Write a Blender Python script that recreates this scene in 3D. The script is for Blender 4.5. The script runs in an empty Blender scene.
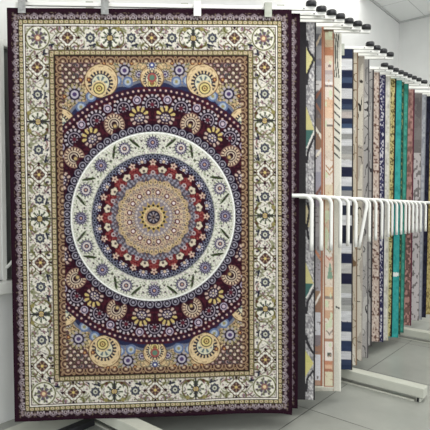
import bpy, bmesh, math, random
import numpy as np
from mathutils import Matrix, Vector

# ---------------------------------------------------------------- camera, world, lights, exposure
scn = bpy.context.scene
C = scn.collection
EYE = 1.765
FPX = 475.0
PITCH = math.atan(16.0 / FPX)
cam_data = bpy.data.cameras.new('camera')
cam_data.sensor_width = 36.0
cam_data.lens = 36.0 * FPX / 430.0
cam_data.clip_end = 200
cam = bpy.data.objects.new('camera', cam_data)
C.objects.link(cam)
cam.location = (0, 0, EYE)
cam.rotation_euler = (math.pi / 2 - PITCH, 0, 0)
scn.camera = cam

world = bpy.data.worlds.new('world')
scn.world = world
world.use_nodes = True
bg = world.node_tree.nodes['Background']
bg.inputs[0].default_value = (0.96, 0.98, 1.0, 1)
bg.inputs[1].default_value = 1.25


def area(name, loc, rot, sx, sy, power, col=(1, 1, 1)):
    l = bpy.data.lights.new(name, 'AREA')
    l.shape = 'RECTANGLE'
    l.size = sx
    l.size_y = sy
    l.energy = power
    l.color = col
    o = bpy.data.objects.new(name, l)
    C.objects.link(o)
    o.location = loc
    o.rotation_euler = rot
    return o


area('ceiling_light', (1.2, 1.6, 5.38), (0, 0, 0.86), 3.2, 1.6, 130, (1.0, 0.98, 0.95))
area('ceiling_light', (4.6, 5.0, 5.38), (0, 0, 0.86), 3.2, 1.6, 100, (1.0, 0.98, 0.95))
area('ceiling_light', (1.7, 7.4, 5.38), (0, 0, 0.86), 3.0, 0.9, 40, (1.0, 0.98, 0.95))

vs = scn.view_settings
vs.view_transform = 'Standard'
vs.look = 'None'
vs.gamma = 1
vs.use_curve_mapping = False
vs.exposure = 0.22

# ---------------------------------------------------------------- geometry of the place
# room axes: U runs along the left wall away from the camera, V points from that wall into the room
UL = math.hypot(407, 475)
U = (407 / UL, 475 / UL)
V = (475 / UL, -407 / UL)
ALPHA = math.atan2(U[1], U[0])
VW = -3.67          # the left wall
UC = 10.29          # the far wall
HC = 5.515           # ceiling height


def uv(u, v, z=0.0):
    return Vector((u * U[0] + v * V[0], u * U[1] + v * V[1], z))


def vdir(px, py):
    dx, dy = px - 215.0, 215.0 - py
    c, s = math.cos(PITCH), math.sin(PITCH)
    return dx, FPX * c + dy * s, -FPX * s + dy * c


def at(px, py, Y):
    """point of the place seen at a pixel, at distance Y in front of the camera"""
    a, b, c = vdir(px, py)
    return Vector((a / b * Y, Y, EYE + c / b * Y))


def depth(py, z):
    a, b, c = vdir(215, py)
    return (z - EYE) * b / c


def floor_at(px, py):
    a, b, c = vdir(px, py)
    k = -EYE / c
    return Vector((a * k, b * k, 0))


# ---------------------------------------------------------------- helpers
def obj(name, bm_or_me, mats, parent=None, smooth=False):
    if isinstance(bm_or_me, bmesh.types.BMesh):
        me = bpy.data.meshes.new(name)
        bm_or_me.normal_update()
        bm_or_me.to_mesh(me)
        bm_or_me.free()
    else:
        me = bm_or_me
    if not isinstance(mats, (list, tuple)):
        mats = [mats]
    for m in mats:
        me.materials.append(m)
    if smooth:
        for p in me.polygons:
            p.use_smooth = True
    o = bpy.data.objects.new(name, me)
    C.objects.link(o)
    if parent:
        o.parent = parent
    return o


def thing(name, label, cat, loc=(0, 0, 0), rz=0, group=None):
    o = bpy.data.objects.new(name, None)
    o.empty_display_size = 0.1
    C.objects.link(o)
    o.location = loc
    o.rotation_euler = (0, 0, rz)
    return tag(o, label, cat, group)


def tag(o, label, cat, group=None):
    o['label'] = label
    o['category'] = cat
    if group:
        o['group'] = group
    return o


def struct(o):
    o['kind'] = 'structure'
    return o


def add_box(bm, x0, x1, y0, y1, z0, z1, bev=0.0, seg=2):
    t = bmesh.new()
    vv = [t.verts.new((x, y, z)) for z in (z0, z1) for y in (y0, y1) for x in (x0, x1)]
    for f in ((0, 2, 3, 1), (4, 5, 7, 6), (0, 1, 5, 4), (2, 6, 7, 3), (0, 4, 6, 2), (1, 3, 7, 5)):
        t.faces.new([vv[i] for i in f])
    if bev:
        bmesh.ops.bevel(t, geom=t.edges[:], offset=bev, segments=seg, affect='EDGES', profile=0.5)
    me = bpy.data.meshes.new('tmp')
    t.to_mesh(me)
    t.free()
    bm.from_mesh(me)
    bpy.data.meshes.remove(me)
    return bm


def box(*a, **k):
    return add_box(bmesh.new(), *a, **k)


def add_tube(bm, pts, r, n=14):
    pts = [Vector(p) for p in pts]
    rings = []
    ref = None
    for i, p in enumerate(pts):
        d = (pts[min(i + 1, len(pts) - 1)] - pts[max(i - 1, 0)]).normalized()
        if ref is None:
            ref = d.orthogonal().normalized()
        ref = (ref - d * ref.dot(d)).normalized()
        b = d.cross(ref)
        rings.append([bm.verts.new(p + (ref * math.cos(2 * math.pi * k / n) + b * math.sin(2 * math.pi * k / n)) * r) for k in range(n)])
    for a, c in zip(rings, rings[1:]):
        for k in range(n):
            bm.faces.new((a[k], a[(k + 1) % n], c[(k + 1) % n], c[k]))
    bm.faces.new(rings[0][::-1])
    bm.faces.new(rings[-1])
    return bm


def add_lathe(bm, prof, cx, cy, n=28):
    rings = []
    for r, z in prof:
        rings.append([bm.verts.new((cx + r * math.cos(2 * math.pi * k / n), cy + r * math.sin(2 * math.pi * k / n), z)) for k in range(n)])
    for a, c in zip(rings, rings[1:]):
        for k in range(n):
            bm.faces.new((a[k], a[(k + 1) % n], c[(k + 1) % n], c[k]))
    bm.faces.new(rings[0][::-1])
    bm.faces.new(rings[-1])
    return bm


def lin(c):
    c = np.asarray(c, dtype=float) / 255.0
    return np.where(c <= 0.04045, c / 12.92, ((c + 0.055) / 1.055) ** 2.4)


def rgba(c):
    return (*[float(x) for x in lin(c)], 1.0)


# ---------------------------------------------------------------- materials
def new_mat(name, rough=0.5, col=(200, 200, 200), metal=0.0, spec=0.5):
    m = bpy.data.materials.new(name)
    m.use_nodes = True
    b = m.node_tree.nodes['Principled BSDF']
    b.inputs['Base Color'].default_value = rgba(col)
    b.inputs['Roughness'].default_value = rough
    b.inputs['Metallic'].default_value = metal
    b.inputs['Specular IOR Level'].default_value = spec
    return m, m.node_tree, b


def mottled(name, c1, c2, scale, rough=0.5, bump=0.0, metal=0.0, spec=0.5):
    m, nt, b = new_mat(name, rough, c1, metal, spec)
    tc = nt.nodes.new('ShaderNodeTexCoord')
    n = nt.nodes.new('ShaderNodeTexNoise')
    n.inputs['Scale'].default_value = scale
    n.inputs['Detail'].default_value = 4
    nt.links.new(tc.outputs['Object'], n.inputs['Vector'])
    r = nt.nodes.new('ShaderNodeValToRGB')
    r.color_ramp.elements[0].color = rgba(c1)
    r.color_ramp.elements[1].color = rgba(c2)
    r.color_ramp.elements[0].position = 0.3
    r.color_ramp.elements[1].position = 0.7
    nt.links.new(n.outputs['Fac'], r.inputs['Fac'])
    nt.links.new(r.outputs['Color'], b.inputs['Base Color'])
    if bump:
        bp = nt.nodes.new('ShaderNodeBump')
        bp.inputs['Strength'].default_value = bump
        bp.inputs['Distance'].default_value = 0.002
        nt.links.new(n.outputs['Fac'], bp.inputs['Height'])
        nt.links.new(bp.outputs['Normal'], b.inputs['Normal'])
    return m


M_wall = mottled('painted_plaster', (226, 227, 225), (232, 232, 230), 2.5, 0.8, 0.05)
M_farwall = mottled('painted_plaster_grey', (220, 221, 219), (227, 228, 226), 2.5, 0.8, 0.05)
M_white = mottled('white_powder_coat', (241, 241, 235), (247, 247, 241), 9, 0.35)
M_beam = mottled('cream_powder_coat', (196, 198, 185), (206, 208, 196), 6, 0.45)
M_black = mottled('black_rubber', (16, 16, 20), (34, 34, 40), 30, 0.45)
M_chrome = mottled('satin_steel', (150, 150, 148), (185, 185, 182), 40, 0.3, 0, 0.8)
M_clipw = mottled('white_clip_plastic', (238, 238, 236), (246, 246, 244), 20, 0.4)
M_clipp = mottled('grey_clip_plastic', (165, 168, 155), (185, 188, 176), 20, 0.4)
M_pane = mottled('dark_window_glass', (104, 106, 104), (116, 118, 116), 1.5, 0.12)
M_trim = mottled('grey_ceiling_trim', (186, 187, 186), (196, 197, 196), 5, 0.6)


def floor_material():
    m, nt, b = new_mat('grey_stone_tiles', 0.33, (140, 142, 136), 0, 0.4)
    tc = nt.nodes.new('ShaderNodeTexCoord')
    mp = nt.nodes.new('ShaderNodeMapping')
    # one tile corner is seen at pixel (309,410): u=3.40, v=-1.915
    mp.inputs['Location'].default_value = (-3.50 + 9.6, -1.955 + 9.6, 0)
    nt.links.new(tc.outputs['Object'], mp.inputs['Vector'])
    br = nt.nodes.new('ShaderNodeTexBrick')
    br.offset = 0.0
    br.squash = 1.0
    br.inputs['Scale'].default_value = 1.0
    br.inputs['Brick Width'].default_value = 1.2
    br.inputs['Row Height'].default_value = 1.2
    br.inputs['Mortar Size'].default_value = 0.004
    br.inputs['Mortar Smooth'].default_value = 0.3
    br.inputs['Color1'].default_value = rgba((154, 156, 150))
    br.inputs['Color2'].default_value = rgba((161, 163, 157))
    br.inputs['Mortar'].default_value = rgba((78, 80, 76))
    nt.links.new(mp.outputs['Vector'], br.inputs['Vector'])
    n = nt.nodes.new('ShaderNodeTexNoise')
    n.inputs['Scale'].default_value = 1.6
    n.inputs['Detail'].default_value = 6
    n.inputs['Roughness'].default_value = 0.6
    nt.links.new(tc.outputs['Object'], n.inputs['Vector'])
    rp = nt.nodes.new('ShaderNodeValToRGB')
    rp.color_ramp.elements[0].position = 0.3
    rp.color_ramp.elements[1].position = 0.7
    rp.color_ramp.elements[0].color = (0.84, 0.84, 0.83, 1)
    rp.color_ramp.elements[1].color = (1.12, 1.12, 1.1, 1)
    nt.links.new(n.outputs['Fac'], rp.inputs['Fac'])
    mx = nt.nodes.new('ShaderNodeMix')
    mx.data_type = 'RGBA'
    mx.blend_type = 'MULTIPLY'
    mx.inputs[0].default_value = 1.0
    nt.links.new(br.outputs['Color'], mx.inputs[6])
    nt.links.new(rp.outputs['Color'], mx.inputs[7])
    nt.links.new(mx.outputs[2], b.inputs['Base Color'])
    bp = nt.nodes.new('ShaderNodeBump')
    bp.invert = True
    bp.inputs['Distance'].default_value = 0.002
    nt.links.new(br.outputs['Fac'], bp.inputs['Height'])
    nt.links.new(bp.outputs['Normal'], b.inputs['Normal'])
    return m


def ceiling_material():
    m, nt, b = new_mat('ceiling_panels', 0.8, (230, 232, 231), 0, 0.3)
    tc = nt.nodes.new('ShaderNodeTexCoord')
    br = nt.nodes.new('ShaderNodeTexBrick')
    br.offset = 0.0
    br.inputs['Scale'].default_value = 1.0
    br.inputs['Brick Width'].default_value = 1.2
    br.inputs['Row Height'].default_value = 1.2
    br.inputs['Mortar Size'].default_value = 0.008
    br.inputs['Color1'].default_value = rgba((240, 242, 241))
    br.inputs['Color2'].default_value = rgba((243, 245, 244))
    br.inputs['Mortar'].default_value = rgba((200, 203, 202))
    mp = nt.nodes.new('ShaderNodeMapping')
    mp.inputs['Location'].default_value = (0.35, 0.45, 0)
    nt.links.new(tc.outputs['Object'], mp.inputs['Vector'])
    nt.links.new(mp.outputs['Vector'], br.inputs['Vector'])
    nt.links.new(br.outputs['Color'], b.inputs['Base Color'])
    return m


def pile_material(name, rough=0.92):
    """woven pile: the design is stored on the mesh by a formula, the nodes add yarn variation and pile relief"""
    m, nt, b = new_mat(name, rough, (200, 200, 200), 0, 0.08)
    a = nt.nodes.new('ShaderNodeAttribute')
    a.attribute_name = 'weave'
    tc = nt.nodes.new('ShaderNodeTexCoord')
    n = nt.nodes.new('ShaderNodeTexNoise')
    n.inputs['Scale'].default_value = 160
    n.inputs['Detail'].default_value = 2
    nt.links.new(tc.outputs['Object'], n.inputs['Vector'])
    rp = nt.nodes.new('ShaderNodeValToRGB')
    rp.color_ramp.elements[0].position = 0.25
    rp.color_ramp.elements[1].position = 0.75
    rp.color_ramp.elements[0].color = (0.82, 0.82, 0.82, 1)
    rp.color_ramp.elements[1].color = (1.15, 1.15, 1.15, 1)
    nt.links.new(n.outputs['Fac'], rp.inputs['Fac'])
    mx = nt.nodes.new('ShaderNodeMix')
    mx.data_type = 'RGBA'
    mx.blend_type = 'MULTIPLY'
    mx.inputs[0].default_value = 1.0
    nt.links.new(a.outputs['Color'], mx.inputs[6])
    nt.links.new(rp.outputs['Color'], mx.inputs[7])
    nt.links.new(mx.outputs[2], b.inputs['Base Color'])
    bp = nt.nodes.new('ShaderNodeBump')
    bp.inputs['Strength'].default_value = 0.25
    bp.inputs['Distance'].default_value = 0.002
    nt.links.new(n.outputs['Fac'], bp.inputs['Height'])
    nt.links.new(bp.outputs['Normal'], b.inputs['Normal'])
    return m


M_floor = floor_material()
M_ceil = ceiling_material()
M_pile = pile_material('woven_carpet_pile')

# ---------------------------------------------------------------- room shell (local x = U, local y = -V ... rotated by ALPHA)
# local frame: x along U, y = perpendicular to the left of U, i.e. y = -v


def room(o):
    o.rotation_euler = (0, 0, ALPHA)
    return struct(o)


room(obj('floor', box(-5, UC + 0.2, -7, -VW + 0.2, -0.1, 0), M_floor))
room(obj('ceiling', box(-5, UC + 0.2, -7, -VW + 0.2, HC, HC + 0.1), M_ceil))
WU0, WU1, WZ0, WZ1 = 0.2, 1.93, 1.125, 3.0
bm = bmesh.new()
yw = -VW
add_box(bm, -5, WU0, yw, yw + 0.2, 0, HC)
add_box(bm, WU1, UC + 0.2, yw, yw + 0.2, 0, HC)
add_box(bm, WU0, WU1, yw, yw + 0.2, 0, WZ0)
add_box(bm, WU0, WU1, yw, yw + 0.2, WZ1, HC)
room(obj('wall_left', bm, M_wall))
room(obj('wall_back', box(UC, UC + 0.2, -7, yw, 0, HC), M_farwall))
room(obj('trim_1', box(-5, UC, yw - 0.035, yw, HC - 0.035, HC, bev=0.006), M_trim))
room(obj('trim_2', box(UC - 0.035, UC, -7, yw - 0.035, HC - 0.035, HC, bev=0.006), M_trim))

# window in the left wall: pane, white casement bars, sill and stay
win = room(obj('window_1', box(WU0, WU1, yw + 0.07, yw + 0.078, WZ0, WZ1), M_pane))
bm = bmesh.new()
for a, b_ in ((WU0, WU0 + 0.05), (1.726, 1.765), (WU1 - 0.05, WU1), (0.92, 0.96)):
    add_box(bm, a, b_, yw - 0.004, yw + 0.066, WZ0, WZ1, bev=0.006)
add_box(bm, WU0 + 0.05, WU1 - 0.05, yw - 0.002, yw + 0.064, WZ1 - 0.05, WZ1, bev=0.006)
obj('window_frame', bm, M_white, win)
obj('window_sill', box(WU0 - 0.05, WU1 + 0.03, yw - 0.08, yw + 0.064, 1.03, WZ0, bev=0.01), M_white, win)
bm = bmesh.new()
add_tube(bm, [(1.755, yw - 0.012, 1.225), (1.835, yw - 0.012, 1.305)], 0.012)
obj('window_stay', bm, M_white, win, True)

# ---------------------------------------------------------------- the weave formulas
rng = np.random.RandomState(7)
_lat = rng.rand(64, 64)


def vnoise(x, y, seed=0):
    x = x + seed * 17.3
    y = y + seed * 9.1
    xi, yi = np.floor(x).astype(int), np.floor(y).astype(int)
    fx, fy = x - xi, y - yi
    fx = fx * fx * (3 - 2 * fx)
    fy = fy * fy * (3 - 2 * fy)
    g = lambda a, b: _lat[a % 64, b % 64]
    return (g(xi, yi) * (1 - fx) + g(xi + 1, yi) * fx) * (1 - fy) + (g(xi, yi + 1) * (1 - fx) + g(xi + 1, yi + 1) * fx) * fy


MAROON = (58, 30, 41)
PLUM = (58, 26, 38)
NAVY = (32, 34, 62)
CREAM = (222, 214, 192)
OFFW = (226, 224, 210)
TAN = (192, 160, 118)
SAND = (212, 188, 140)
GOLD = (186, 164, 92)
YEL = (214, 192, 110)
OLIVE = (108, 104, 56)
GREEN = (52, 68, 44)
RED = (140, 44, 46)
PINK = (190, 140, 136)
BLUE = (60, 76, 124)
LBLUE = (140, 154, 184)
GREYB = (112, 112, 126)
LILAC = (176, 164, 176)
BROWN = (96, 62, 48)
BLACK = (24, 22, 26)


class Canvas:
    def __init__(s, x, y, base):
        s.x, s.y = x, y
        s.c = np.empty(x.shape + (3,))
        s.c[:] = base

    def p(s, mask, col):
        s.c[mask] = col

    def win(s, cx, cy, r):
        """a sub-canvas (views) around a motif centre; the arrays are regular grids"""
        xs, ys = s.x[0], s.y[:, 0]
        i0, i1 = np.searchsorted(xs, (cx - r, cx + r))
        j0, j1 = np.searchsorted(ys, (cy - r, cy + r))
        w = Canvas.__new__(Canvas)
        w.x = s.x[j0:j1, i0:i1] - cx
        w.y = s.y[j0:j1, i0:i1] - cy
        w.c = s.c[j0:j1, i0:i1]
        return w


def rosette(w, r, petals, outer, line, mid, core, ph=0.0, sq=1.0):
    if w.x.size == 0:
        return
    d = np.hypot(w.x, w.y * sq)
    t = np.arctan2(w.y * sq, w.x) + ph
    k = 1 - 0.22 * np.abs(np.sin(petals * t / 2))
    w.p(d < r * k, line)
    w.p((d < r * k - 0.9) & (np.abs(np.sin(petals * t / 2)) < 0.86), outer)
    w.p(d < r * 0.52, line)
    w.p(d < r * 0.42, mid)
    w.p(d < r * 0.18, core)


def diamond_palmette(w, r, rot):
    """eight-lobed pointed palmette of the cream border"""
    if w.x.size == 0:
        return
    x, y = (w.x, w.y) if rot else (w.y, w.x)      # long axis across the band
    d = np.abs(x) * 0.86 + np.abs(y) * 0.86
    dd = np.hypot(x, y)
    w.p((np.abs(np.hypot(np.abs(x) - r * .95, np.abs(y) - r * .7) - r * .42) < .7), OLIVE)
    m = np.maximum(d, dd)
    w.p(m < r, BROWN)
    w.p(m < r - 1.1, OFFW)
    w.p((m < r * .86) & (m > r * .74) & (np.cos(np.arctan2(y, x) * 12) > .2), (170, 160, 140))
    w.p(m < r * 0.64, (104, 84, 78))
    w.p(m < r * 0.54, (88, 62, 58))
    t = np.arctan2(y, x)
    w.p((dd < r * .5) & (np.cos(6 * t) > .55) & (dd > r * .15), (160, 132, 110))
    w.p(dd < r * .15, YEL)
    for a in (-1, 1):
        w.p(np.hypot(x - a * r * 1.12, y) < 1.3, BLACK)
        w.p(np.hypot(x, y - a * r * 1.15) < 1.5, PLUM)


def lotus(w, r, rot):
    """dark spidery lotus in a ring of vine"""
    if w.x.size == 0:
        return
    x, y = (w.x, w.y) if rot else (w.y, w.x)      # x = across the band
    d = np.hypot(x, y)
    t = np.arctan2(x, np.abs(y))
    w.p((np.abs(np.hypot(x * .92, np.abs(y) - r * .55) - r * .92) < .8) & (np.abs(y) > 1.5), OLIVE)
    w.p((d < r * .9) & (np.abs(np.sin(4.5 * (t + .3))) > .84), (88, 96, 70))
    w.p((d < r * .58) & (np.abs(np.cos(4 * t)) < .5), (62, 62, 84))
    w.p((d < r * .36), (60, 48, 56))
    w.p((d < r * .26), YEL)
    w.p(d < r * .12, RED)
    w.p((np.abs(y) < .7) & (np.abs(x) < r * 1.2), (60, 56, 60))
    w.p(d < r * .2, (176, 150, 110))
    for a in (-1, 1):
        w.p(np.hypot(x - r * .9, y - a * r * .9) < 2.0, (150, 140, 84))
        w.p(np.hypot(x + r * .9, y - a * r * .8) < 1.6, BROWN)


def stripe_border(cv, dist, along, a, b, base, mark, line, per, kind):
    m = (dist >= a) & (dist < b)
    cv.p(m, base)
    mid, h = (a + b) / 2, (b - a) / 2
    q = (along / per) % 1.0
    if kind == 'gold':
        cv.p(m & (np.hypot((q - .5) * per, (dist - mid) * 1.3) < h * .75), mark)
        cv.p(m & (np.abs(q) < .16), line)
        cv.p(m & (np.hypot((q - .5) * per, (dist - mid)) < .6), RED)
        cv.p(m & ((dist < a + .9) | (dist > b - .9)), line)
    elif kind == 'filigree':
        tri = np.abs(q - .5) * 2
        pp = (dist - a) / (b - a)
        cv.p(m & (np.abs(pp - .2 - .55 * tri) < .10), mark)
        fl = np.hypot((q - .5) * per, dist - mid - 1.2)
        cv.p(m & (fl < 1.9), (172, 160, 164))
        cv.p(m & (fl < 1.0), (70, 36, 50))
        cv.p(m & (np.hypot(np.minimum(q, 1 - q) * per, dist - mid - .2) < 1.3), (150, 134, 136))
        cv.p(m & (np.abs(q - .25) < .06) & (pp > .6), (176, 164, 168))
        cv.p(m & (np.abs(q - .75) < .06) & (pp > .6), (176, 164, 168))
        cv.p(m & (vnoise(along * .9, dist * .9, 4) > .80), (120, 104, 84))
    elif kind == 'scallop':
        dd = np.hypot((q - .5) * per, (dist - b + 1) * 1.1)
        cv.p(m & (np.abs(dd - h * 1.25) < .75), mark)
        cv.p(m & (dd < h * .62), (150, 120, 96))
        cv.p(m & (dd < h * .28), line)
        d2 = np.hypot(np.minimum(q, 1 - q) * per, dist - a - 2.4)
        cv.p(m & (d2 < 1.5), (164, 140, 104))
        cv.p(m & (d2 < .7), (120, 60, 50))
        cv.p(m & (dist < a + .8), BLACK)
    elif kind == 'oldscallop':
        dd = np.hypot((q - .5) * per, dist - b)
        cv.p(m & (dd < h * 1.75), line)
        cv.p(m & (dd < h * 1.45), mark)
        cv.p(m & (dd < h * .8), (112, 52, 44))
        cv.p(m & (np.abs(q - .5) > .44) & (dist > a + 1), (150, 120, 92))
        cv.p(m & ((dist < a + .8)), BLACK)


def persian(x, y, HW=140.0, HH=202.0):
    """the round-medallion design; x>=0, y>=0 grids measured from the centre of the carpet"""
    cv = Canvas(x, y, TAN)
    r = np.hypot(x * 1.02, y * 1.0)
    th = np.arctan2(x, y)          # 0 = straight up/down, grows to the side
    TW = 2 * math.pi
    ds = np.minimum(HW - x, HH - y)              # distance in from the nearest edge
    side = (HW - x) < (HH - y)
    # --- spandrels
    n1 = vnoise(x * .22, y * .22)
    n2 = vnoise(x * .55, y * .55, 3)
    cv.p(n2 > .66, SAND)
    cv.p((n1 > .62) & (n2 < .36), (120, 128, 110))
    cv.p(np.abs(n1 - .5) < .035, (90, 84, 70))
    gx, gy = (x % 7) - 3.5, (y % 7) - 3.5
    cv.p((np.hypot(gx, gy) < .9) & (n1 > .4), BROWN)
    corner = ((HW - 50 - x) / 40.0 + (HH - 51 - y) / 44.0) < 1
    cv.p(corner, (84, 50, 56))
    lat = np.abs(np.sin((x + y) * .42) * np.cos((x - y) * .42))
    cv.p(corner & (lat + .5 * (n2 - .5) > .55), (168, 136, 132))
    cv.p(corner & (lat + .6 * (n1 - .5) > .8), (208, 192, 168))
    cv.p(corner & (lat < .07), (112, 108, 84))
    cv.p(corner & (n2 > .80), (80, 78, 84))
    # scalloped navy and sky-blue clouds hugging the disc
    sc = np.abs(np.sin(th * 18))
    cv.p(r < 131.5 + 3 * sc, (112, 116, 132))
    cv.p(r < 128.5 + 3 * sc, (50, 54, 86))
    # rosettes and shells of the spandrel (positions from the centre)
    def shell(cx, cy, R, ang, small):
        w = cv.win(cx, cy, R + 2)
        if w.x.size == 0:
            return
        d = np.hypot(w.x, w.y)
        t = np.arctan2(w.y, w.x)
        w.p(d < R, (110, 78, 52))
        w.p(d < R - .9, (212, 186, 142))
        w.p((np.abs(d - R * .84) < .5) & (np.sin(t * 9) > 0), (166, 134, 96))
        ox, oy = math.cos(ang), math.sin(ang)
        e = np.hypot(w.x - ox * R * .14, w.y - oy * R * .14)
        te = np.arctan2(w.y - oy * R * .14, w.x - ox * R * .14)
        w.p((e < R * .74) & (np.sin(te * 20) > -.25), (48, 46, 62))
        w.p(e < R * .56, (52, 56, 84))
        w.p((e < R * .50), (206, 202, 172))
        w.p((e < R * .42) & (np.sin(te * 7) > .2), (96, 112, 120))
        d2 = np.hypot(w.x - ox * R * .46, w.y - oy * R * .46)
        w.p(d2 < R * .46, (214, 190, 140))
        w.p(d2 < R * .36, (60, 52, 52))
        w.p(d2 < R * .30, (214, 196, 124))
        w.p((d2 < R * .19) & (d2 > R * .11), (110, 84, 52))
        w.p(d2 < small * .6, (150, 80, 56))
    for cx, cy, pr in ((27, 143, 12), (76, 120, 12), (13, 139, 7), (8, 154, 6), (87, 104, 7)):
        w = cv.win(cx, cy, pr + 2)
        rosette(w, pr, 14, (176, 160, 118), (82, 74, 60), (60, 54, 84), (70, 60, 100))
        w = cv.win(cx, cy, pr + 2)
        d = np.hypot(w.x, w.y)
        w.p((d < pr * .66) & (np.sin(np.arctan2(w.y, w.x) * 9) > -.2), (166, 156, 160))
        w.p(d < pr * .46, (52, 44, 70))
        w.p(d < pr * .32, (186, 178, 188))
        w.p(d < pr * .18, (84, 66, 110))
    for cx, cy in ((35, 133), (24, 132), (60, 118), (70, 108), (84, 93)):
        w = cv.win(cx, cy, 6)
        d = np.hypot(w.x, w.y)
        w.p(d < 5.2, (98, 116, 156))
        w.p(d < 3.4, (164, 174, 186))
        w.p(d < 1.6, (150, 140, 90))
    shell(50, 133, 16.5, -1.3, 1.6)
    shell(90, 93, 14, -.7, 1.4)
    shell(0, 136, 12, -1.57, 1.8)
    w = cv.win(0, 148, 7)
    rosette(w, 6, 10, (200, 196, 186), (70, 60, 70), (80, 90, 150), OFFW)
    w = cv.win(0, 136, 6)
    w.p(np.hypot(w.x, w.y) < 4.6, (164, 84, 80))
    w.p(np.hypot(w.x, w.y) < 2.6, (96, 130, 110))
    for cx, cy in ((40, 150), (47, 150), (30, 151), (62, 134), (20, 150), (86, 118), (70, 134)):
        w = cv.win(cx, cy, 3)
        w.p(np.hypot(w.x, w.y) < 2.2, (110, 62, 54))
        w.p(np.hypot(w.x, w.y) < 1.0, (200, 150, 90))

    # --- the big plum disc
    D = r < 127.5
    cv.p(D, MAROON)
    cv.p(D & (r > 122), (60, 38, 58))
    cv.p(D & (vnoise(x * .5, y * .5, 5) > .62), (82, 36, 48))
    for rr, nn, ph, s in ((124, 144, 0, 1.05), (119, 140, .5, 1.15), (108.5, 72, .2, 1.0)):
        a = (th * nn / TW + ph) % 1 - .5
        cv.p(D & (np.hypot(a * TW * rr / nn, r - rr) < s), (204, 170, 160))

    def polar(rr, nn, ph):
        """local coordinates of a motif repeated nn times round the ring rr; returns t (across), s (outward), index"""
        k = th * nn / TW + ph
        i = np.floor(k).astype(int)
        return (k - i - .5) * TW / nn * r, r - rr, i
    # lacy arches, second layer
    t, s, i = polar(112, 24, .5)
    d = np.hypot(t, s * 1.0 + 2)
    up = s > -5
    cv.p(D & up & (d < 10.2), (36, 22, 40))
    ang = np.arctan2(t, s + 2)
    cv.p(D & up & (d < 10.2) & (d > 7.9) & (np.cos(ang * 14) > .1), (190, 178, 186))
    cv.p(D & up & (d < 6.6) & (d > 5.5), (150, 138, 152))
    cv.p(D & up & (d < 4.2) & (np.cos(ang * 7) > .4), (170, 150, 160))
    cv.p(D & up & (d < 2), (100, 40, 54))
    # small round flowers between them
    t, s, i = polar(115.5, 24, 0)
    d = np.hypot(t, s)
    cv.p(D & (d < 3.9), (170, 158, 180))
    cv.p(D & (d < 2.9), (50, 26, 52))
    cv.p(D & (d < 1.8), (196, 176, 190))
    # large alternate fans and lotuses, first layer
    t, s, i = polar(99, 24, 0)
    even = (i % 2) == 0
    d = np.hypot(t * 1.02, s * .98)
    ang = np.arctan2(t, s)
    fan = D & ~even
    arch = (np.abs(ang) < 2.5) | (d < 3)
    cv.p(fan & arch & (d < 10.4), (150, 112, 100))
    cv.p(fan & arch & (d < 9.7), (70, 34, 44))
    cv.p(fan & arch & (d < 9.5) & (d > 6.9) & (np.cos(ang * 18) > -.2), (208, 182, 152))
    cv.p(fan & arch & (d < 6.3) & (d > 5.2), (206, 186, 160))
    cv.p(fan & arch & (d < 5.2), (54, 24, 38))
    cv.p(fan & arch & (d < 4.0) & (d > 2.9), (200, 180, 160))
    cv.p(fan & (np.hypot(t, s + 2.0) < 2.6), (96, 80, 70))
    cv.p(fan & (np.hypot(t, s + 2.0) < 1.5), (200, 170, 110))
    lo = D & even
    lt_ = lo & (s > -6.5)
    cr_ = np.cos(ang * 11)
    cv.p(lt_ & (d < 9.6 + 1.2 * cr_), (66, 44, 52))
    cv.p(lt_ & (d < 9.4 + 1.0 * cr_) & (d > 5.4) & (cr_ > -.1) & (s > 2), (204, 180, 110))
    cv.p(lt_ & (d < 9.2) & (d > 6) & (cr_ > .0) & (s <= 2), (198, 170, 156))
    cv.p(lt_ & (np.hypot(t, s * 1.3 + 1) < 5.4), (56, 48, 74))
    cv.p(lt_ & (np.hypot(t, s * 1.3 + 1) < 4.4) & (np.cos(ang * 7) > -.2), (196, 180, 180))
    cv.p(lt_ & (np.hypot(t, s + 1) < 2.0), (70, 60, 92))
    cv.p(lt_ & (np.hypot(t, s + 1) < 1.0), (206, 190, 150))
    # chain of rings round the white band
    cv.p(r < 91, (34, 26, 46))
    t, s, i = polar(87.2, 64, 0)
    d = np.hypot(t, s)
    cv.p((r < 92) & (d < 3.7) & (d > 2.8), (150, 144, 158))
    cv.p((r < 92) & (d < 1.4), (150, 146, 160))
    cv.p((r < 84.4), (60, 58, 60))
    # --- white band
    cv.p(r < 83.6, (240, 240, 232))
    cv.p(r < 82.0, (196, 198, 180))
    W = r < 81.4
    cv.p(W, (212, 211, 196))
    n3 = vnoise(x * .9, y * .9, 9)
    cv.p(W & (n3 > .68), (160, 166, 138))
    cv.p(W & (n3 > .84), (104, 116, 88))
    cv.p(W & (n3 < .2), (170, 154, 158))
    t, s, i = polar(73.2, 16, .5)
    d = np.hypot(t, s)
    ang = np.arctan2(t, s)
    ev = (i % 2) == 0
    cv.p(W & (d < 8.2) & (np.cos(ang * 14) > .35), (130, 130, 124))
    cv.p(W & (d < 6.3 + .6 * np.cos(ang * 14)), (44, 38, 56))
    cv.p(W & (d < 5.9) & (d > 4) & (np.cos(ang * 14) > .1), (140, 132, 160))
    cv.p(W & ev & (d < 3.6), (150, 144, 170))
    cv.p(W & ~ev & (d < 4.0), (206, 196, 190))
    cv.p(W & (d < 2.4), (60, 50, 84))
    cv.p(W & (d < 1.2), (190, 150, 130))
    t, s, i = polar(75.2, 8, 0)
    lf = W & (np.abs(np.abs(t) - 11.2 + .58 * s) < 1.7 * np.sqrt(np.clip(1 - (s / 5.6) ** 2, 0, 1)))
    cv.p(lf, (60, 72, 42))
    t, s, i = polar(73.2, 16, 0)
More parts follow.
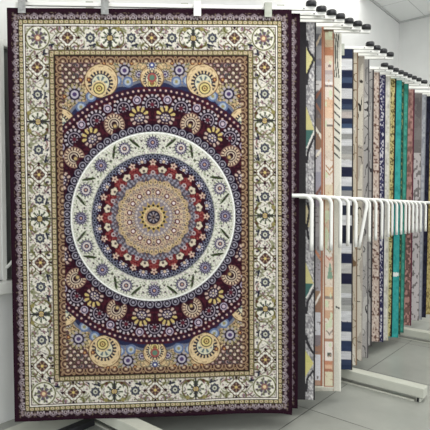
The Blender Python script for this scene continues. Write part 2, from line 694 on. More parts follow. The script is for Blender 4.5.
    for st, ss in ((3.6, -3), (-3.8, 2.5), (3.9, 4.2), (-3.4, -4.4)):
        cv.p(W & (np.hypot(t - st, s - ss) < 1.05), (88, 74, 80))
    # --- inner disc
    cv.p(r < 62.8, (150, 150, 150))
    cv.p(r < 62.0, (28, 26, 42))
    t, s, i = polar(59.6, 84, 0)
    d = np.hypot(t, s)
    cv.p((r < 62.4) & (d < 2.0) & (d > 1.1), (120, 122, 142))
    cv.p(r < 57.2, (60, 30, 42))
    t, s, i = polar(56.6, 80, .5)
    cv.p((r < 58) & (np.hypot(t, s) < .9), (84, 88, 120))
    n4 = vnoise(x * .8, y * .8, 21)
    zig = 50.2 + 2.6 * np.cos(th * 16)
    cv.p(r < zig, (122, 44, 48))
    cv.p((r < zig) & (n4 > .62), (150, 76, 72))
    cv.p((r < zig) & (n4 < .22), (84, 30, 40))
    # blue and white fans rising into the chain
    t, s, i = polar(56.2, 16, 0)
    d = np.hypot(t, s + .8)
    a2 = np.arctan2(t, s + .8)
    cv.p((r < 61) & (s > -2.4) & (d < 4.6), (44, 46, 78))
    cv.p((r < 61) & (s > -2.4) & (d < 4.2) & (d > 2.2) & (np.cos(a2 * 9) > -.1), (190, 184, 200))
    cv.p((r < 61) & (s > -2.4) & (d < 1.5), (206, 180, 150))
    # small cream stars between them
    t, s, i = polar(54.0, 16, .5)
    d = np.hypot(t, s)
    a2 = np.arctan2(t, s)
    cv.p((d < 2.6 + .9 * np.cos(a2 * 5)) & (r < 60), (206, 176, 156))
    cv.p((d < 1.0) & (r < 60), (110, 54, 56))
    # cream palmettes on the red ring
    t, s, i = polar(47.0, 16, 0)
    d = np.hypot(t * .86, s)
    a2 = np.arctan2(t, s)
    cv.p((r < 52.5) & (d < 3.9 + .5 * np.cos(a2 * 5)) & (s > -3.0), (74, 50, 56))
    cv.p((r < 52.5) & (d < 3.3 + .5 * np.cos(a2 * 5)) & (s > -2.4), (208, 194, 168))
    cv.p((r < 52.5) & (np.hypot(t, s + .6) < 1.4), (96, 80, 76))
    # grey-blue dotted ring
    cv.p(r < 43.4 + 1.4 * np.cos(th * 32), (84, 80, 92))
    for rr, nn, ph in ((41.6, 64, 0), (38.9, 60, .5)):
        t, s, i = polar(rr, nn, ph)
        cv.p((r < 44) & (np.hypot(t, s) < 1.25), (142, 138, 150))
    cv.p((r < 43) & (n4 > .76), (112, 78, 76))
    t, s, i = polar(44.0, 16, .5)
    cv.p((np.hypot(t, s) < 2.2), (176, 160, 160))
    cv.p((np.hypot(t, s) < 1.0), (96, 50, 60))
    # beige field of tiny florets
    cv.p(r < 36.6 + 1.6 * np.cos(th * 16), (176, 150, 122))
    cv.p((r < 34) & (n4 > .60), (200, 176, 142))
    cv.p((r < 35) & (n4 < .26), (112, 96, 98))
    for rr, nn, ph, c1, c2, s0 in ((34.6, 48, 0, (206, 180, 122), (84, 70, 66), 1.5), (31.4, 48, .5, (96, 86, 96), (196, 176, 150), 1.3),
                                   (28.2, 32, 0, (196, 172, 150), (120, 60, 66), 1.5), (24.8, 16, 0, (104, 44, 56), (214, 202, 198), 2.7),
                                   (24.8, 16, .5, (190, 170, 140), (88, 76, 84), 1.6), (21.2, 32, .5, (92, 86, 100), (196, 180, 160), 1.3)):
        t, s, i = polar(rr, nn, ph)
        d = np.hypot(t, s)
        cv.p((r < 37) & (d < s0), c1)
        cv.p((r < 37) & (d < s0 * .55), c2)
    cv.p(r < 19.4, (134, 124, 132))
    t, s, i = polar(17.6, 32, 0)
    cv.p((r < 19.4) & (np.hypot(t, s) < 1.1), (196, 182, 170))
    pet = 16.2 - 4.2 * np.abs(np.sin(th * 8))
    cv.p(r < pet, (190, 160, 92))
    cv.p(r < pet - 2.6, (206, 184, 130))
    t, s, i = polar(11.6, 16, .5)
    cv.p((r < 16) & (np.hypot(t, s) < 1.3), (36, 32, 42))
    cv.p(r < 8.8 + .5 * np.cos(th * 16), (176, 144, 112))
    cv.p(r < 6.8, (50, 46, 62))
    cv.p((r < 5.2) & (np.cos(th * 8) > .2), (150, 140, 146))
    cv.p(r < 2.4, (120, 100, 92))
    cv.p(r < 1.2, (50, 44, 54))

    # --- borders, drawn over the field
    along = np.where(side, y, x)
    B = ds < 51.5
    cv.p(B, CREAM)
    stripe_border(cv, ds, along, 44.6, 51.5, (74, 44, 42), (160, 130, 102), (206, 186, 150), 11.6, 'scallop')
    stripe_border(cv, ds, along, 39.6, 44.6, (172, 154, 108), (192, 180, 144), (84, 76, 62), 5.0, 'gold')
    cr = (ds >= 16.6) & (ds < 39.6)
    cv.p(cr, (214, 208, 195))
    # vines in the cream band
    acr = ds - 28
    for amp, per, ph, col, wd in ((7.5, 41, 0, (128, 122, 84), .75), (8.5, 41, 20, (150, 104, 104), .6), (4.5, 20.5, 6, (150, 152, 118), .6), (9.5, 27, 3, (112, 96, 92), .5)):
        cv.p(cr & (np.abs(acr - amp * np.sin((along + ph) / per * TW)) < wd + .25), col)
    g1 = vnoise(along * .42, ds * .42, 11)
    cv.p(cr & (g1 > .72), (150, 150, 116))
    cv.p(cr & (g1 < .2), (140, 104, 110))
    g2 = vnoise(along * .8, ds * .8, 31)
    cv.p(cr & (g2 > .8), (96, 92, 90))
    cv.p(cr & (g2 < .14), (120, 116, 130))
    q = (along / 10.25) % 1 - .5
    cv.p(cr & (np.hypot(q * 10.25, acr - 8.5) < 1.1), (62, 58, 76))
    cv.p(cr & (np.hypot((((along + 5) / 10.25) % 1 - .5) * 10.25, acr + 8.8) < 1.0), (106, 110, 66))
    # leaf slivers near the inner side
    q = ((along + 14) / 20.5) % 1 - .5
    cv.p(cr & (np.abs(acr - 6.8 - q * 4) < 1.0) & (np.abs(q) < .16), (44, 48, 66))
    def stamp(side_, pos, kind):
        cx, cy = (HW - 28, pos) if side_ else (pos, HH - 28)
        w = cv.win(cx, cy, 14)
        if kind != 'ros':
            w.p(np.hypot(w.x, w.y) < 9.5, (220, 216, 200))
        else:
            w.p(np.hypot(w.x, w.y) < 6.4, (216, 211, 194))
        if kind == 'dia':
            diamond_palmette(w, 9.2, side_)
        elif kind == 'lot':
            lotus(w, 9.5, side_)
        else:
            rosette(w, 5.6, 8, (96, 100, 116), (46, 42, 56), (196, 196, 176), (60, 40, 50))
    for p_, k_ in ((0, 'dia'), (20, 'ros'), (41, 'lot'), (60, 'ros'), (82, 'dia')):
        stamp(False, p_, k_)
    for p_, k_ in ((0, 'lot'), (19, 'ros'), (43, 'dia'), (67, 'ros'), (94, 'lot'), (120, 'ros'), (146, 'dia')):
        stamp(True, p_, k_)
    # corner palmette
    w = cv.win(HW - 29, HH - 28, 14)
    d = np.hypot(w.x, w.y)
    t2 = np.arctan2(w.y, w.x)
    w.p(d < 12.4, (220, 216, 200))
    w.p((d < 12) & (d > 10.6), (112, 112, 66))
    w.p((d < 9) & (np.cos(t2 * 7 + .6) > .5), (120, 122, 90))
    w.p((d < 9.8) & (d > 7) & (np.cos(t2 * 7 - .9) > .8), (100, 84, 96))
    w.p((d < 6.6) & (np.cos(t2 * 7) < .3), (96, 84, 100))
    w.p(d < 3.4, (150, 104, 98))
    w.p(d < 1.8, (222, 200, 150))
    cv.p((ds >= 15.4) & (ds < 16.6), (234, 228, 214))
    cv.p((ds >= 16.6) & (ds < 17.3), (84, 58, 62))
    cv.p((ds >= 38.9) & (ds < 39.6), (112, 90, 74))
    stripe_border(cv, ds, along, 10.4, 15.4, (164, 150, 92), (194, 184, 146), (62, 50, 48), 5.0, 'gold')
    stripe_border(cv, ds, along, 3.6, 10.4, (52, 33, 42), (134, 118, 126), (130, 80, 90), 12.0, 'filigree')
    cv.p(ds < 3.9, (52, 29, 42))
    return cv.c


_quad = None


def persian_grid(nx, ny):
    """colour of the design on a full nx x ny vertex grid, 2x2 supersampled, mirrored from one quadrant"""
    hx, hy = (nx + 1) // 2, (ny + 1) // 2
    sx = 140.0 / (hx - .5) / 2
    sy = 202.0 / (hy - .5) / 2
    gx = (np.arange(hx * 2) + .5) * sx
    gy = (np.arange(hy * 2) + .5) * sy
    X, Y = np.meshgrid(gx, gy)
    c = persian(X, Y)
    g = c.mean(-1, keepdims=True)
    c = g + (c - g) * .82
    c = (c - 128) * 1.08 + 124
    c = c * (1 + .30 * (np.random.RandomState(3).rand(*X.shape)[..., None] - .5))
    c = lin(np.clip(c, 0, 250))
    c = (c[0::2, 0::2] + c[1::2, 0::2] + c[0::2, 1::2] + c[1::2, 1::2]) / 4
    c = np.concatenate([c[:, ::-1], c], 1)[:, :nx]
    c = np.concatenate([c[::-1], c], 0)[:ny]
    return c


# ---------------------------------------------------------------- carpets
DIRX, DIRY = -0.9990, -0.0430      # a hanging carpet runs from its free (right) edge towards the wall


def grid_mesh(name, P, col):
    ny, nx = P.shape[:2]
    me = bpy.data.meshes.new(name)
    me.vertices.add(nx * ny)
    me.vertices.foreach_set('co', P.reshape(-1).astype(np.float32))
    idx = np.arange(nx * ny).reshape(ny, nx)
    q = np.stack([idx[:-1, :-1], idx[1:, :-1], idx[1:, 1:], idx[:-1, 1:]], -1).reshape(-1, 4)
    nf = len(q)
    me.loops.add(nf * 4)
    me.loops.foreach_set('vertex_index', q.reshape(-1).astype(np.int32))
    me.polygons.add(nf)
    me.polygons.foreach_set('loop_start', np.arange(0, nf * 4, 4, dtype=np.int32))
    me.polygons.foreach_set('loop_total', np.full(nf, 4, dtype=np.int32))
    me.polygons.foreach_set('use_smooth', np.ones(nf, dtype=bool))
    at_ = me.color_attributes.new('weave', 'FLOAT_COLOR', 'POINT')
    cc = np.ones((nx * ny, 4), dtype=np.float32)
    cc[:, :3] = col.reshape(-1, 3)
    at_.data.foreach_set('color', cc.reshape(-1))
    me.update()
    me.validate()
    return me


def hang(name, label, top_right, width, length, colfn=None, full=None, fine=0.3, step=0.005, droop=0.012, wave=0.004, seed=0, xr_bot=0.0, xl_bot=0.0, thick=0.010, corners=None):
    """a carpet hanging from its top edge; s = metres from the right edge, h = metres from the top"""
    if full is not None:
        ny, nx = full
        s = np.linspace(width, 0, nx)
        h = np.linspace(0, length, ny)
    else:
        s = np.concatenate([np.linspace(width, fine, 40, endpoint=False), np.linspace(fine, 0, int(fine / step) + 1)])
        h = np.linspace(0, length, int(length / 0.0085) + 1)
        nx, ny = len(s), len(h)
    S, H = np.meshgrid(s, h)
    X = S * DIRX + (xr_bot * (1 - S / width) + xl_bot * S / width) * (H / length)
    Yw = S * DIRY + wave * np.sin(S * 5.2 + seed) * (H / length) + wave * .6 * np.sin(S * 11 + seed * 2 + H)
    Z = -H * (1 + 0 * S)
    t = S / width
    if corners:
        Z = Z + corners(t, H / length)
    Z = Z - droop * np.exp(-S / .08) * (H / length)
    P = np.stack([X, Yw, Z], -1)
    if full is not None:
        col = persian_grid(nx, ny)
    else:
        col = colfn(S, H)
        g = col.mean(-1, keepdims=True)
        col = lin(np.clip(g + (col - g) * .80 + 4, 0, 245))
    me = grid_mesh(name, P, col)
    o = obj(name, me, M_pile)
    o.location = top_right
    md = o.modifiers.new('thickness', 'SOLIDIFY')
    md.thickness = thick
    md.offset = 0
    tag(o, label, 'carpet', 'carpets hanging from the rack arms')
    return o


TOPZ = EYE + 1.385


def seg(H, lst):
    """piecewise colours down the carpet: list of (h_end, colour)"""
    out = np.empty(H.shape + (3,))
    out[:] = lst[-1][1]
    prev = -1.0
    for he, c in lst:
        out[(H >= prev) & (H < he)] = c
        prev = he
    return out


def y2h(y, Y):
    """pixel row -> metres below the carpet's top"""
    return TOPZ - at(215, y, Y).z


def speck(c, S, H, f, thr, col, seed=1):
    n = vnoise(S * f, H * f, seed)
    c[n > thr] = col


def lines(c, S, H, f, w, col, seed=1, lvl=.5):
    n = vnoise(S * f, H * f * .6, seed)
    c[np.abs(n - lvl) < w] = col


# main carpet: the round-medallion carpet facing the camera
P_tr = Vector((0.563, 3.54, TOPZ + 0.005))


def main_corners(t, hh):
    # t = 0 right edge, 1 left edge; top edge a little lower at the left, bottom edge arched
    top = -0.022 * t
    bot = (0.002 * np.sin(np.clip((t - .0) / .62, 0, 1) * math.pi) - 0.030 * t)
    return top * (1 - hh) + bot * hh - .009 * np.sin(hh * math.pi)


hang('persian_carpet', 'large plum and cream medallion carpet facing the camera, frontmost of all', P_tr, 2.055, 3.0, full=(673, 467),
     droop=0.022, wave=0.004, corners=main_corners, xr_bot=0.02, xl_bot=0.015)

# the same design hung behind it
Y2 = 3.602
o2 = hang('persian_carpet', 'plum bordered carpet showing only a dark edge just behind the big medallion carpet',
          Vector((at(300, 12, Y2).x, Y2, TOPZ - 0.0)), 2.03, 2.985, full=(505, 351), droop=0.01, seed=2, wave=.0015)

CARPETS = []


def strip(name, label, xt, yt, xb, yb, fn, width=1.9, seed=0, Y=None, fine=.3):
    if Y is None:
        Y = depth(yt, TOPZ)
    a = at(xt, yt, Y)
    b = at(xb, yb, Y)
    L = TOPZ - b.z
    CARPETS.append((label, Y))
    return hang(name, label, Vector((a.x, Y, TOPZ)), width, L, fn(Y), seed=seed, droop=0.008, xr_bot=b.x - a.x, wave=.0015, fine=fine, thick=.008)


def c_charcoal(Y):
    def f(S, H):
        c = np.empty(S.shape + (3,))
        c[:] = (172, 169, 170)
        n = vnoise(S * 110, H * 80, 2)
        c[n > .6] = (130, 127, 130)
        c[(n < .24)] = (212, 209, 206)
        sx = lambda x: (316 - x) / (FPX * 1.014) * Y        # metres from the right edge

        def tri(y0, y1, y2, up, lo):
            """coloured wedge whose tip points right at y1"""
            h0, h1, h2 = y2h(y0, Y), y2h(y1, Y), y2h(y2, Y)
            k = np.where(H < h1, (H - h0) / (h1 - h0), (h2 - H) / (h2 - h1))
            edge = sx(306) + (sx(314.5) - sx(306)) * k
            inn = (k > 0) & (S > edge)
            c[inn & (H < h1)] = up
            c[inn & (H >= h1)] = lo

        def bar(pts, w, col):
            for (x0, ya), (x1, yb) in zip(pts, pts[1:]):
                p = np.array([sx(x0), y2h(ya, Y)])
                q = np.array([sx(x1), y2h(yb, Y)])
                d = q - p
                k = np.clip(((S - p[0]) * d[0] + (H - p[1]) * d[1]) / (d @ d), 0, 1)
                c[np.hypot(S - p[0] - k * d[0], H - p[1] - k * d[1]) < w] = col
        K = (52, 50, 54)
        tri(48, 62, 76, (206, 198, 128), (210, 202, 132))
        bar([(307, 42), (308, 50), (314, 59), (307.5, 74), (307, 84)], .009, K)
        tri(106, 130, 152, (204, 194, 124), (64, 108, 100))
        bar([(314.5, 131), (307, 148)], .006, (222, 220, 210))
        bar([(314.5, 136), (308, 152), (307, 162)], .009, K)
        c[(H > y2h(205, Y)) & (H < y2h(227, Y)) & (S > sx(314))] = (206, 190, 146)
        bar([(308, 203), (310, 212), (307, 226), (309, 238)], .009, K)
        tri(262, 283, 300, (204, 194, 124), (60, 104, 98))
        bar([(314.5, 284), (307, 297)], .006, (222, 220, 210))
        bar([(314.5, 289), (308, 302), (307, 313)], .009, K)
        tri(350, 362, 376, (206, 198, 110), (212, 200, 116))
        bar([(307, 336), (308, 342), (314, 352)], .009, K)
        bar([(314, 370), (308, 378), (307, 390)], .009, K)
        c[S > sx(306.3)] = (50, 48, 51)
        c[S > sx(290)] = (170, 166, 166)
        c[S < .011] = (46, 44, 46)
        return c
    return f


def c_slate(Y):
    ys = [(34, (150, 150, 150)), (46, (98, 98, 104)), (60, (140, 138, 140)), (66, (118, 116, 124)), (81, (146, 146, 148)), (92, (192, 186, 182)), (108, (84, 84, 90)),
          (118, (104, 92, 88)), (134, (120, 104, 92)), (150, (140, 106, 84)), (172, (178, 172, 176)), (186, (150, 146, 158)), (206, (150, 140, 150)), (236, (166, 160, 160)),
          (262, (150, 146, 146)), (290, (160, 152, 156)), (302, (152, 118, 92)), (312, (150, 110, 88)), (334, (196, 194, 198)), (345, (130, 118, 122)), (354, (158, 116, 94)),
          (379, (208, 206, 210)), (400, (176, 136, 112))]
    def f(S, H):
        c = seg(H, [(y2h(y, Y), col) for y, col in ys])
        for y0, y1, col in ((46, 30, (200, 178, 150)), (98, 86, (132, 84, 66)), (104, 116, (140, 96, 78)), (128, 140, (222, 214, 196)), (158, 146, (222, 210, 190)), (196, 184, (128, 84, 74)),
                            (250, 262, (200, 130, 96)), (304, 288, (226, 216, 204))):
            ha, hb = y2h(y0, Y), y2h(y1, Y)
            k = np.clip((.065 - S) / .065, 0, 1)
            hc = ha + (hb - ha) * k
            c[np.abs(H - hc) < .018] = col
        speck(c, S, H, 60, .84, (120, 110, 110), 5)
        c[S < .016] = (164, 104, 76)
        c[(S > .062) & (S < .07)] = (52, 46, 54)
        return c
    return f


def c_patch(Y):
    ys = [(33, (150, 126, 96)), (40, (196, 196, 160)), (47, (204, 176, 138)), (56, (186, 120, 84)), (62, (214, 186, 158)), (70, (216, 196, 178)), (74, (178, 160, 156)), (82, (196, 186, 180)),
          (85, (230, 222, 214)), (87, (126, 112, 108)), (100, (222, 208, 192)), (108, (222, 178, 140)), (118, (228, 190, 156)), (124, (222, 206, 188)), (127, (128, 116, 108)), (150, (220, 202, 178)),
          (160, (214, 196, 176)), (184, (224, 212, 196)), (215, (214, 196, 164)), (240, (216, 190, 160)), (256, (222, 214, 200)), (266, (226, 196, 176)), (286, (222, 206, 186)), (296, (224, 186, 140)),
          (299, (146, 134, 122)), (310, (226, 200, 174)), (318, (206, 160, 126)), (328, (224, 214, 196)), (338, (222, 206, 188)), (341, (180, 130, 104)), (360, (228, 216, 204)), (364, (200, 130, 96)),
          (368, (222, 176, 140)), (371, (176, 110, 84)), (386, (216, 206, 172)), (400, (226, 220, 204))]
    def f(S, H):
        c = seg(H, [(y2h(y, Y), col) for y, col in ys])
        d = lambda s0, y0: np.hypot(S - s0, H - y2h(y0, Y))
        c[d(.035, 66) < .012] = (132, 110, 104)
        c[(d(.035, 354) < .020)] = (84, 92, 84)
        # green spruce
        hh = H - y2h(262, Y)
        c[(hh > 0) & (hh < .14) & (np.abs(S - .03) < .004 + hh * .14)] = (126, 160, 134)
        # orange bird and chevrons
        c[(np.abs(S - .03) < .016) & (np.abs(H - y2h(232, Y) - (S - .03)) < .03)] = (208, 116, 84)
        for y0, col in ((166, (180, 128, 84)), (171, (190, 140, 96)), (248, (150, 150, 110)), (256, (196, 110, 90)), (330, (120, 110, 100))):
            hc = y2h(y0, Y) + .03 - np.abs(S - .035) * 1.2
            c[(np.abs(H - hc) < .007) & (S < .065) & (S > .01)] = col
        speck(c, S, H, 70, .86, (196, 160, 130), 4)
        n = vnoise(S * 25, H * 12, 8)
        c[(n > .78)] = (206, 214, 176)
        c[S < .009] = (150, 92, 66)
        c[(S > .070) & (S < .080)] = (160, 96, 68)
        c[S > .080] = (224, 220, 200)
        hb = y2h(385.5, Y)
        c[(np.abs(H - hb) < .008) & (S < .08)] = (168, 110, 84)
        c[H > hb + .008] = (222, 218, 200)
        c[H < .012] = (110, 80, 60)
        return c
    return f


def c_leaf(Y):
    def f(S, H):
        c = np.empty(S.shape + (3,))
        c[:] = (216, 212, 196)
        c[vnoise(S * 20, H * 5, 3) > .6] = (206, 203, 188)
        top = H < y2h(78, Y)
        bend = .0 + .012 * np.sin(H * 9)
        for s0, w in ((.042, .004), (.024, .0045), (.058, .003)):
            c[top & (np.abs(S - s0 - bend) < w)] = (62, 66, 60)
        hh = H
        for k in range(9):
            y0 = 88 + k * 8.2
            hc = y2h(y0, Y) + .05 - (S) * 0.9
            c[(np.abs(H - hc) < .008) & (S < .062) & (S > .012)] = (58, 60, 56)
        c[(np.abs(H - y2h(306, Y) - .02 + S * .4) < .008) & (S < .045) & (S > .008)] = (66, 66, 64)
        c[(np.abs(H - y2h(150, Y) - .02 + S * .9) < .008) & (S < .045)] = (120, 118, 108)
        c[(S > .062) & (S < .068)] = (170, 140, 112)
        c[S < .012] = (226, 224, 210)
        return c
    return f


def c_navy(Y):
    nv, lt, gr, pk = (36, 44, 72), (206, 206, 208), (146, 146, 144), (186, 174, 168)
    ys = [(59, nv), (70, lt), (78, nv), (83, (62, 78, 108)), (89, nv), (99, lt), (104, nv), (110, (56, 70, 98)), (112, gr), (118, pk), (124, nv), (128, (58, 78, 112)), (134, lt), (139, gr), (146, lt),
          (154, gr), (160, (176, 172, 166)), (167, lt), (177, (36, 40, 66)), (186, lt), (191, (56, 70, 98)), (196, gr), (205, lt), (215, (40, 44, 62)), (225, lt), (243, (32, 34, 50)), (253, lt), (263, (36, 42, 72)),
          (273, (190, 188, 184)), (284, (34, 36, 62)), (293, (172, 172, 166)), (297, lt), (304, gr), (311, (176, 176, 172)), (321, lt), (331, (40, 52, 82)), (340, lt), (351, (44, 58, 90)), (359, (200, 200, 204)), (364, (50, 62, 92)), (371, (40, 54, 86))]
    def f(S, H):
        jit = .002 * vnoise(S * 30, H * 0 + 3, 5)
        c = seg(H + jit, [(y2h(y, Y), col) for y, col in ys])
        n = vnoise(S * 12, H * 140, 6)
        c = c * (1 + .16 * (n[..., None] - .5))
        c[S < .012] = (58, 54, 56)
        return c
    return f


def c_noise(base, dark, accent, edge, f1=9, w=.04, sd=1, thr=.7, edgew=.012, sp=None):
    def g(Y):
        def f(S, H):
            c = np.empty(S.shape + (3,))
            c[:] = base
            n = vnoise(S * f1 * 2.2, H * f1 * .6, sd)
            c[n > thr] = accent
            lines(c, S, H, f1 * 2.2, w * .7, dark, sd + 2)
            if sp:
                speck(c, S, H, sp[0], sp[1], sp[2], sd + 4)
            c[S < edgew] = edge
            return c
        return f
    return g


def c_speckle(base, c1, c2, edge, f1=60, t1=.6, t2=.35, sd=1, edgew=.012, bands=None):
    def g(Y):
        def f(S, H):
            c = np.empty(S.shape + (3,))
            c[:] = base
            if bands is not None:
                for y0, y1, col in bands:
                    c[(H > y2h(y0, Y)) & (H < y2h(y1, Y))] = col
            n = vnoise(S * f1 * 1.7, H * f1 * 1.3, sd)
            if c1 is not None:
                c[n > t1] = c1
            if c2 is not None:
                c[n < t2] = c2
            c[S < edgew] = edge
            return c
        return f
    return g


strip('geometric_carpet', 'grey carpet with black zigzags, yellow and teal patches and a charcoal border', 316, 22.5, 314.8, 399, c_charcoal, seed=1)
strip('patchwork_carpet', 'slate and mauve patch carpet with a thin terracotta edge, behind the charcoal bordered one', 323.6, 27, 322.4, 385, c_slate, seed=2)
strip('patchwork_carpet', 'peach and cream patchwork carpet with brown frame lines and a small green spruce', 333.6, 30, 333.4, 387.5, c_patch, seed=3)
strip('leaf_carpet', 'cream carpet with thin black leaf strokes, beside the navy striped one', 341.5, 33.5, 340.8, 390.5, c_leaf, seed=4)
strip('striped_carpet', 'navy and pale grey block striped carpet', 353.5, 49.3, 352.2, 369, c_navy, seed=5, Y=4.445)
strip('abstract_carpet', 'narrow beige and brown carpet edge directly behind the navy striped carpet', 358.0, 53, 356.8, 364.5,
      c_noise((196, 182, 158), (120, 92, 64), (212, 204, 188), (136, 108, 84), sd=1), seed=6, Y=4.55)
strip('abstract_carpet', 'warm beige carpet with black branching lines and one amber patch', 364.5, 56, 362.0, 360,
      c_noise((198, 190, 172), (60, 54, 48), (168, 158, 144), (170, 160, 150), sd=9, w=.035), seed=7, Y=4.655)
strip('abstract_carpet', 'cool grey carpet with dark curved lines, last on the middle rack', 369.3, 57.5, 368, 357,
      c_noise((160, 156, 152), (58, 56, 58), (184, 180, 174), (92, 88, 90), sd=14, w=.05), seed=8, Y=4.765)
G3 = [
    ('speckled_carpet', 'thin grey carpet strip with a dark edge, first on the far rack', 374, 70.7, 371.5, 345, c_noise((158, 154, 150), (62, 58, 60), (176, 172, 168), (62, 58, 60), sd=20, edgew=.02), 5.15),
    ('speckled_carpet', 'pinkish beige carpet with small brown flecks', 379.6, 73.5, 379.6, 341, c_speckle((196, 172, 156), (110, 76, 66), (214, 198, 184), (92, 70, 64), 42, .72, .3, 3), 5.25),
    ('speckled_carpet', 'navy and white speckled carpet', 385.6, 76, 383.2, 341.5, c_speckle((72, 70, 110), (196, 192, 200), (40, 38, 74), (42, 40, 72), 50, .62, .4, 5, .02), 5.35),
    ('plain_carpet', 'pale ivory carpet between the navy speckled and the olive one', 390.6, 78, 388, 340, c_speckle((200, 196, 186), (214, 210, 196), (178, 172, 158), (192, 186, 150), 30, .7, .3, 6), 5.44),
    ('speckled_carpet', 'olive yellow mottled carpet beside the bright teal one', 396.4, 80, 391.8, 336, c_speckle((166, 152, 86), (196, 184, 118), (92, 82, 50), (26, 26, 28), 55, .6, .35, 7, .016), 5.52),
    ('plain_carpet', 'bright turquoise teal plain carpet', 401.8, 81.5, 398.2, 337, c_speckle((38, 160, 156), (46, 168, 162), (30, 146, 142), (30, 130, 126), 20, .7, .3, 8, .008, [(272, 276, (220, 226, 220))]), 5.60),
    ('speckled_carpet', 'dark green mottled carpet strip between the two teal carpets', 404.4, 83, 400.2, 334, c_speckle((56, 100, 72), (120, 128, 78), (34, 62, 50), (44, 84, 66), 45, .66, .4, 9), 5.68),
    ('plain_carpet', 'sea green carpet behind the dark green mottled one', 408.6, 84.5, 403.5, 332, c_speckle((48, 146, 126), (64, 158, 136), (38, 124, 108), (36, 96, 84), 22, .7, .3, 10), 5.77),
    ('bordered_carpet', 'dusty rose and maroon edged carpet', 414.6, 90, 411, 325, c_speckle((150, 104, 96), (120, 84, 76), (170, 124, 114), (92, 32, 52), 24, .6, .4, 11, .02, [(190, 330, (96, 66, 62))]), 6.05),
    ('plain_carpet', 'taupe grey carpet with a broad pale lower half', 422.2, 93.5, 418.8, 320, c_speckle((104, 98, 96), None, (112, 106, 104), (122, 116, 114), 24, .7, .3, 12, .008,
        [(98, 118, (96, 90, 90)), (128, 140, (116, 110, 108)), (153, 170, (176, 168, 166)), (170, 330, (180, 172, 172))]), 6.27),
    ('plain_carpet', 'narrow blue grey carpet beside the taupe one', 426.6, 95, 421.6, 319, c_speckle((150, 152, 158), (162, 164, 170), (132, 134, 142), (110, 112, 120), 24, .7, .3, 13), 6.36),
    ('plain_carpet', 'navy black plain carpet beside the gold one', 430.8, 96, 425.8, 317, c_speckle((30, 30, 48), (38, 38, 58), (22, 22, 36), (24, 24, 36), 24, .7, .3, 14), 6.45),
    ('speckled_carpet', 'ochre gold carpet, farthest strip at the edge of the photo', 436.5, 98, 431.5, 314, c_speckle((170, 150, 84), (186, 168, 104), (132, 112, 62), (120, 96, 60), 40, .65, .35, 15), 6.56),
]
for k, (nm, lb, xt, yt, xb, yb, fn, Y) in enumerate(G3):
    strip(nm, lb, xt, yt, xb, yb, fn, seed=10 + k, Y=Y, fine=.2, width=1.72)

# ---------------------------------------------------------------- rack stands (feet, uprights, rails)
FOOT_END = 1.26


def foot_beam_bm(u):
    bm = bmesh.new()
    y1, y0 = 3.46, FOOT_END          # local y = -v
    add_box(bm, u, u + 0.11, y0, y1, 0.045, 0.13, bev=0.006)
    return bm


def rack(u0, u1, label, feet, base=False):
    t = thing('carpet_rack', label, 'rack', (0, 0, 0), ALPHA, 'carpet racks along the left wall')
    for u in feet:
        b = obj('foot_beam', foot_beam_bm(u), M_beam, t)
        for y in (1.31, 3.30):
            bm = box(u + 0.012, u + 0.098, y - 0.02, y + 0.02, 0.0, 0.046, bev=0.004)
            obj('foot_pad', bm, M_beam, b)
            obj('foot_screw', box(u - .001, u + 0.012, y - 0.009, y + 0.009, 0.006, 0.038, bev=.003), M_black, b)
        obj('floor_strip', box(u, u + .02, 1.34, 3.2, 0, .012, bev=.002), M_beam, t)
        obj('upright', box(u + 0.01, u + 0.07, 3.38, 3.43, 0.13, 3.09, bev=0.005), M_white, t)
    obj('rail', box(u0, u1, 3.385, 3.425, 3.09, 3.14, bev=0.005), M_white, t)
    obj('rail', box(u0, u1, 3.385, 3.425, 0.30, 0.36, bev=0.005), M_white, t)
    if base:
        obj('base_plate', box(0.9, 2.14, 3.16, 3.50, 0.0, 0.03, bev=0.004), M_beam, t)['label'] = 'flat pale base plate'
        obj('base_strip', box(0.9, 2.16, 3.085, 3.155, 0.0, 0.05, bev=0.004), M_black, t)['label'] = 'black strip along the base plate'
    return t


BEAMS = (2.17, 4.23)
rack(1.74, 4.30, 'front white rack stand whose foot ends in the right foreground', BEAMS, True)
rack(4.45, 6.9, 'far white rack stand with its foot under the taupe carpet', (6.06,))

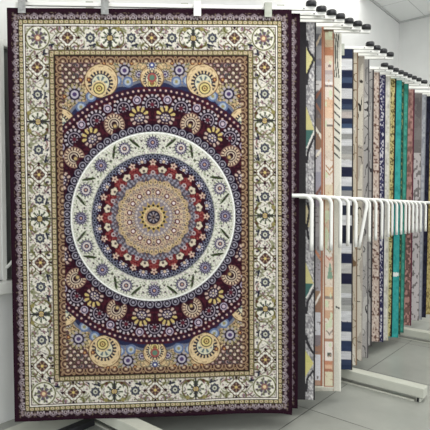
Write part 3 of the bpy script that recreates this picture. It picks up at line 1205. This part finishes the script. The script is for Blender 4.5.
# ---------------------------------------------------------------- swing arms
def swing_arm(label, cap_px, Ya, rod_px, rod_bot, rod_y, clips, slant=0.0, clip_mats=None, front=0.0, hook=.022):
    """one display arm: top bar with black end cap and clips, and the lower rod whose end bends down"""
    capx = (cap_px + 1.2 - 215) / 481.5 * Ya
    zt = EYE + 1.410
    d = Vector((DIRX, DIRY, 0))
    end = Vector((capx, Ya, 0))
    # length back to the rail along the wall
    vv = end.x * V[0] + end.y * V[1]
    L = (vv + 3.35) / -(d.x * V[0] + d.y * V[1])
    root = end + d * L
    t = thing('swing_arm', label, 'display arm', root, math.atan2(-DIRY, -DIRX), 'swing arms carrying the carpets')
    obj('pivot_post', add_lathe(bmesh.new(), [(.016, .25), (.016, zt + .01)], 0, 0, 16), M_white, t, True)
    obj('upper_arm', box(0.016, L + .02, -.011, .011, zt - .014, zt + .014, bev=.004), M_white, t)
    prof = [(.020, zt + .0145), (.037, zt + .016), (.040, zt + .024), (.040, zt + .044), (.036, zt + .052), (.012, zt + .055)]
    obj('end_cap', add_lathe(bmesh.new(), prof, L - .012, 0, 26), M_black, t, True)
    obj('arm_screw', box(L - .075, L - .063, -.016, .0, zt - .006, zt + .004, bev=.002), M_chrome, t)
    # lower rod
    zr = at(215, rod_y, Ya).z
    ex = (rod_px - 215) / 475.5 * Ya
    Lr = L - (capx - ex)
    zb = at(215, rod_bot, Ya).z
    R = .062
    RY = .004
    pts = [(0.016, RY, zr), (Lr - R, RY, zr)]
    for k in range(1, 9):
        a = math.pi / 2 * k / 8
        pts.append((Lr - R + R * math.sin(a), RY, zr - R + R * math.cos(a)))
    n = 6
    for k in range(1, n + 1):
        pts.append((Lr - slant * k / n, RY, zr - R + (zb - zr + R) * k / n))
    obj('lower_rod', add_tube(bmesh.new(), pts, .0145, 16), M_white, t, True)
    for i, cpx in enumerate(clips):
        X = (cpx - 215) / 481.9 * Ya
        x = L - (capx - X) / -DIRX
        if x < .035:
            continue
        bm = bmesh.new()
        w = .027
        yf = -.040
        near = [Yc for _, Yc in CARPETS if .012 < Ya - .007 - Yc < .05]
        if near:
            yf = -(Ya - .007 - max(near) + .012)
        if front:
            yf = -front
        bk = .0125
        add_box(bm, x - w, x + w, yf, yf + .004, zt - .085, zt + .012, bev=.0015)
        add_box(bm, x - w, x + w, yf + .004, bk, zt + .0145, zt + .019, bev=.0015)
        add_box(bm, x - w, x + w, yf, yf + .006, zt + .006, zt + hook, bev=.0015)
        m = clip_mats[i] if clip_mats else M_clipp
        obj('clip', bm, m, t)
    return t


# front rack: seven arms
caps1 = [(311.5, 4.0), (321.6, 7.0), (331.7, 10.4), (340.5, 14.3), (349.0, 17.3), (357.7, 21.0), (366.5, 25.0)]
rods1 = [(312, 250.5), (321.5, 250.5), (331.5, 250.3), (340.8, 248), (348.5, 246), (356.3, 247), (367, 247)]
lab1 = ['white swing arm holding the big medallion carpet, first black cap of the front rack',
        'second white swing arm of the front rack, between the medallion and charcoal bordered carpets',
        'third white swing arm of the front rack, its rod hanging before the peach patchwork carpet',
        'fourth white swing arm of the front rack, holding the charcoal bordered geometric carpet',
        'fifth white swing arm of the front rack, holding the slate patch carpet',
        'sixth white swing arm of the front rack, holding the peach patchwork carpet',
        'seventh white swing arm of the front rack, its lower rod slanting backwards']
for k, ((cx, cy), (rx, ry)) in enumerate(zip(caps1, rods1)):
    Ya = depth(cy + .5, EYE + 1.46)
    if k == 0:
        Ya = 3.573
    if k >= 2:
        Ya = (3.745, 3.82, 3.917, 3.980, 4.054)[k - 2]
    sl = (Ya * 7.5 / FPX) if k == 6 else 0.0
    clips = {0: (29, 108, 197.5, 267), 1: (93, 185, 279.5)}.get(k, (60, 150, 230))
    if k == 0:
        swing_arm(lab1[k], cx, Ya, rx, ry, 195.6, clips, sl, [M_chrome, M_chrome, M_clipw, M_clipp], front=.052)
    else:
        swing_arm(lab1[k], cx, Ya, rx, ry, 195.8 + .5 * k, clips, sl, [M_clipp] * 3, hook=.05 if k == 1 else .022)

lab2 = ['white swing arm above the navy striped carpet, first cap of the middle cluster',
        'white swing arm above the narrow beige and brown carpet, second cap of the middle cluster',
        'white swing arm above the black branching line carpet, third cap of the middle cluster',
        'white swing arm above the cool grey carpet, lowest cap of the middle cluster']
for k, (cx, rx, ry, Ya) in enumerate(((370.4, 369.8, 241.5, 4.49), (376.8, 376.2, 240.5, 4.60), (383.5, 382.4, 239, 4.70), (390.2, 388.8, 237, 4.81))):
    swing_arm(lab2[k], cx, Ya, rx, ry, 199.0 + .3 * k, (300, 340))

near3 = ['thin grey', 'pinkish beige flecked', 'navy speckled', 'pale ivory', 'olive yellow', 'bright turquoise', 'dark green mottled', 'sea green', None, 'dusty rose',
         'taupe grey', 'narrow blue grey', 'navy black', 'ochre gold']
ya3 = [5.18, 5.28, 5.38, 5.475, 5.555, 5.635, 5.72, 5.81, 5.92, 6.085, 6.305, 6.40, 6.49, 6.60]
for k, Ya in enumerate(ya3):
    lb = ('white swing arm on the far rack carrying the %s carpet' % near3[k]) if near3[k] else 'white swing arm on the far rack between the sea green and dusty rose carpets'
    swing_arm(lb, 384.5 + (Ya - 5.17) * 53.7, Ya, 392.8 + (Ya - 5.18) * 45, 235.4 - (Ya - 5.18) * 5.5, 200.4 + (Ya - 5.18) * 2.2, (330, 350))
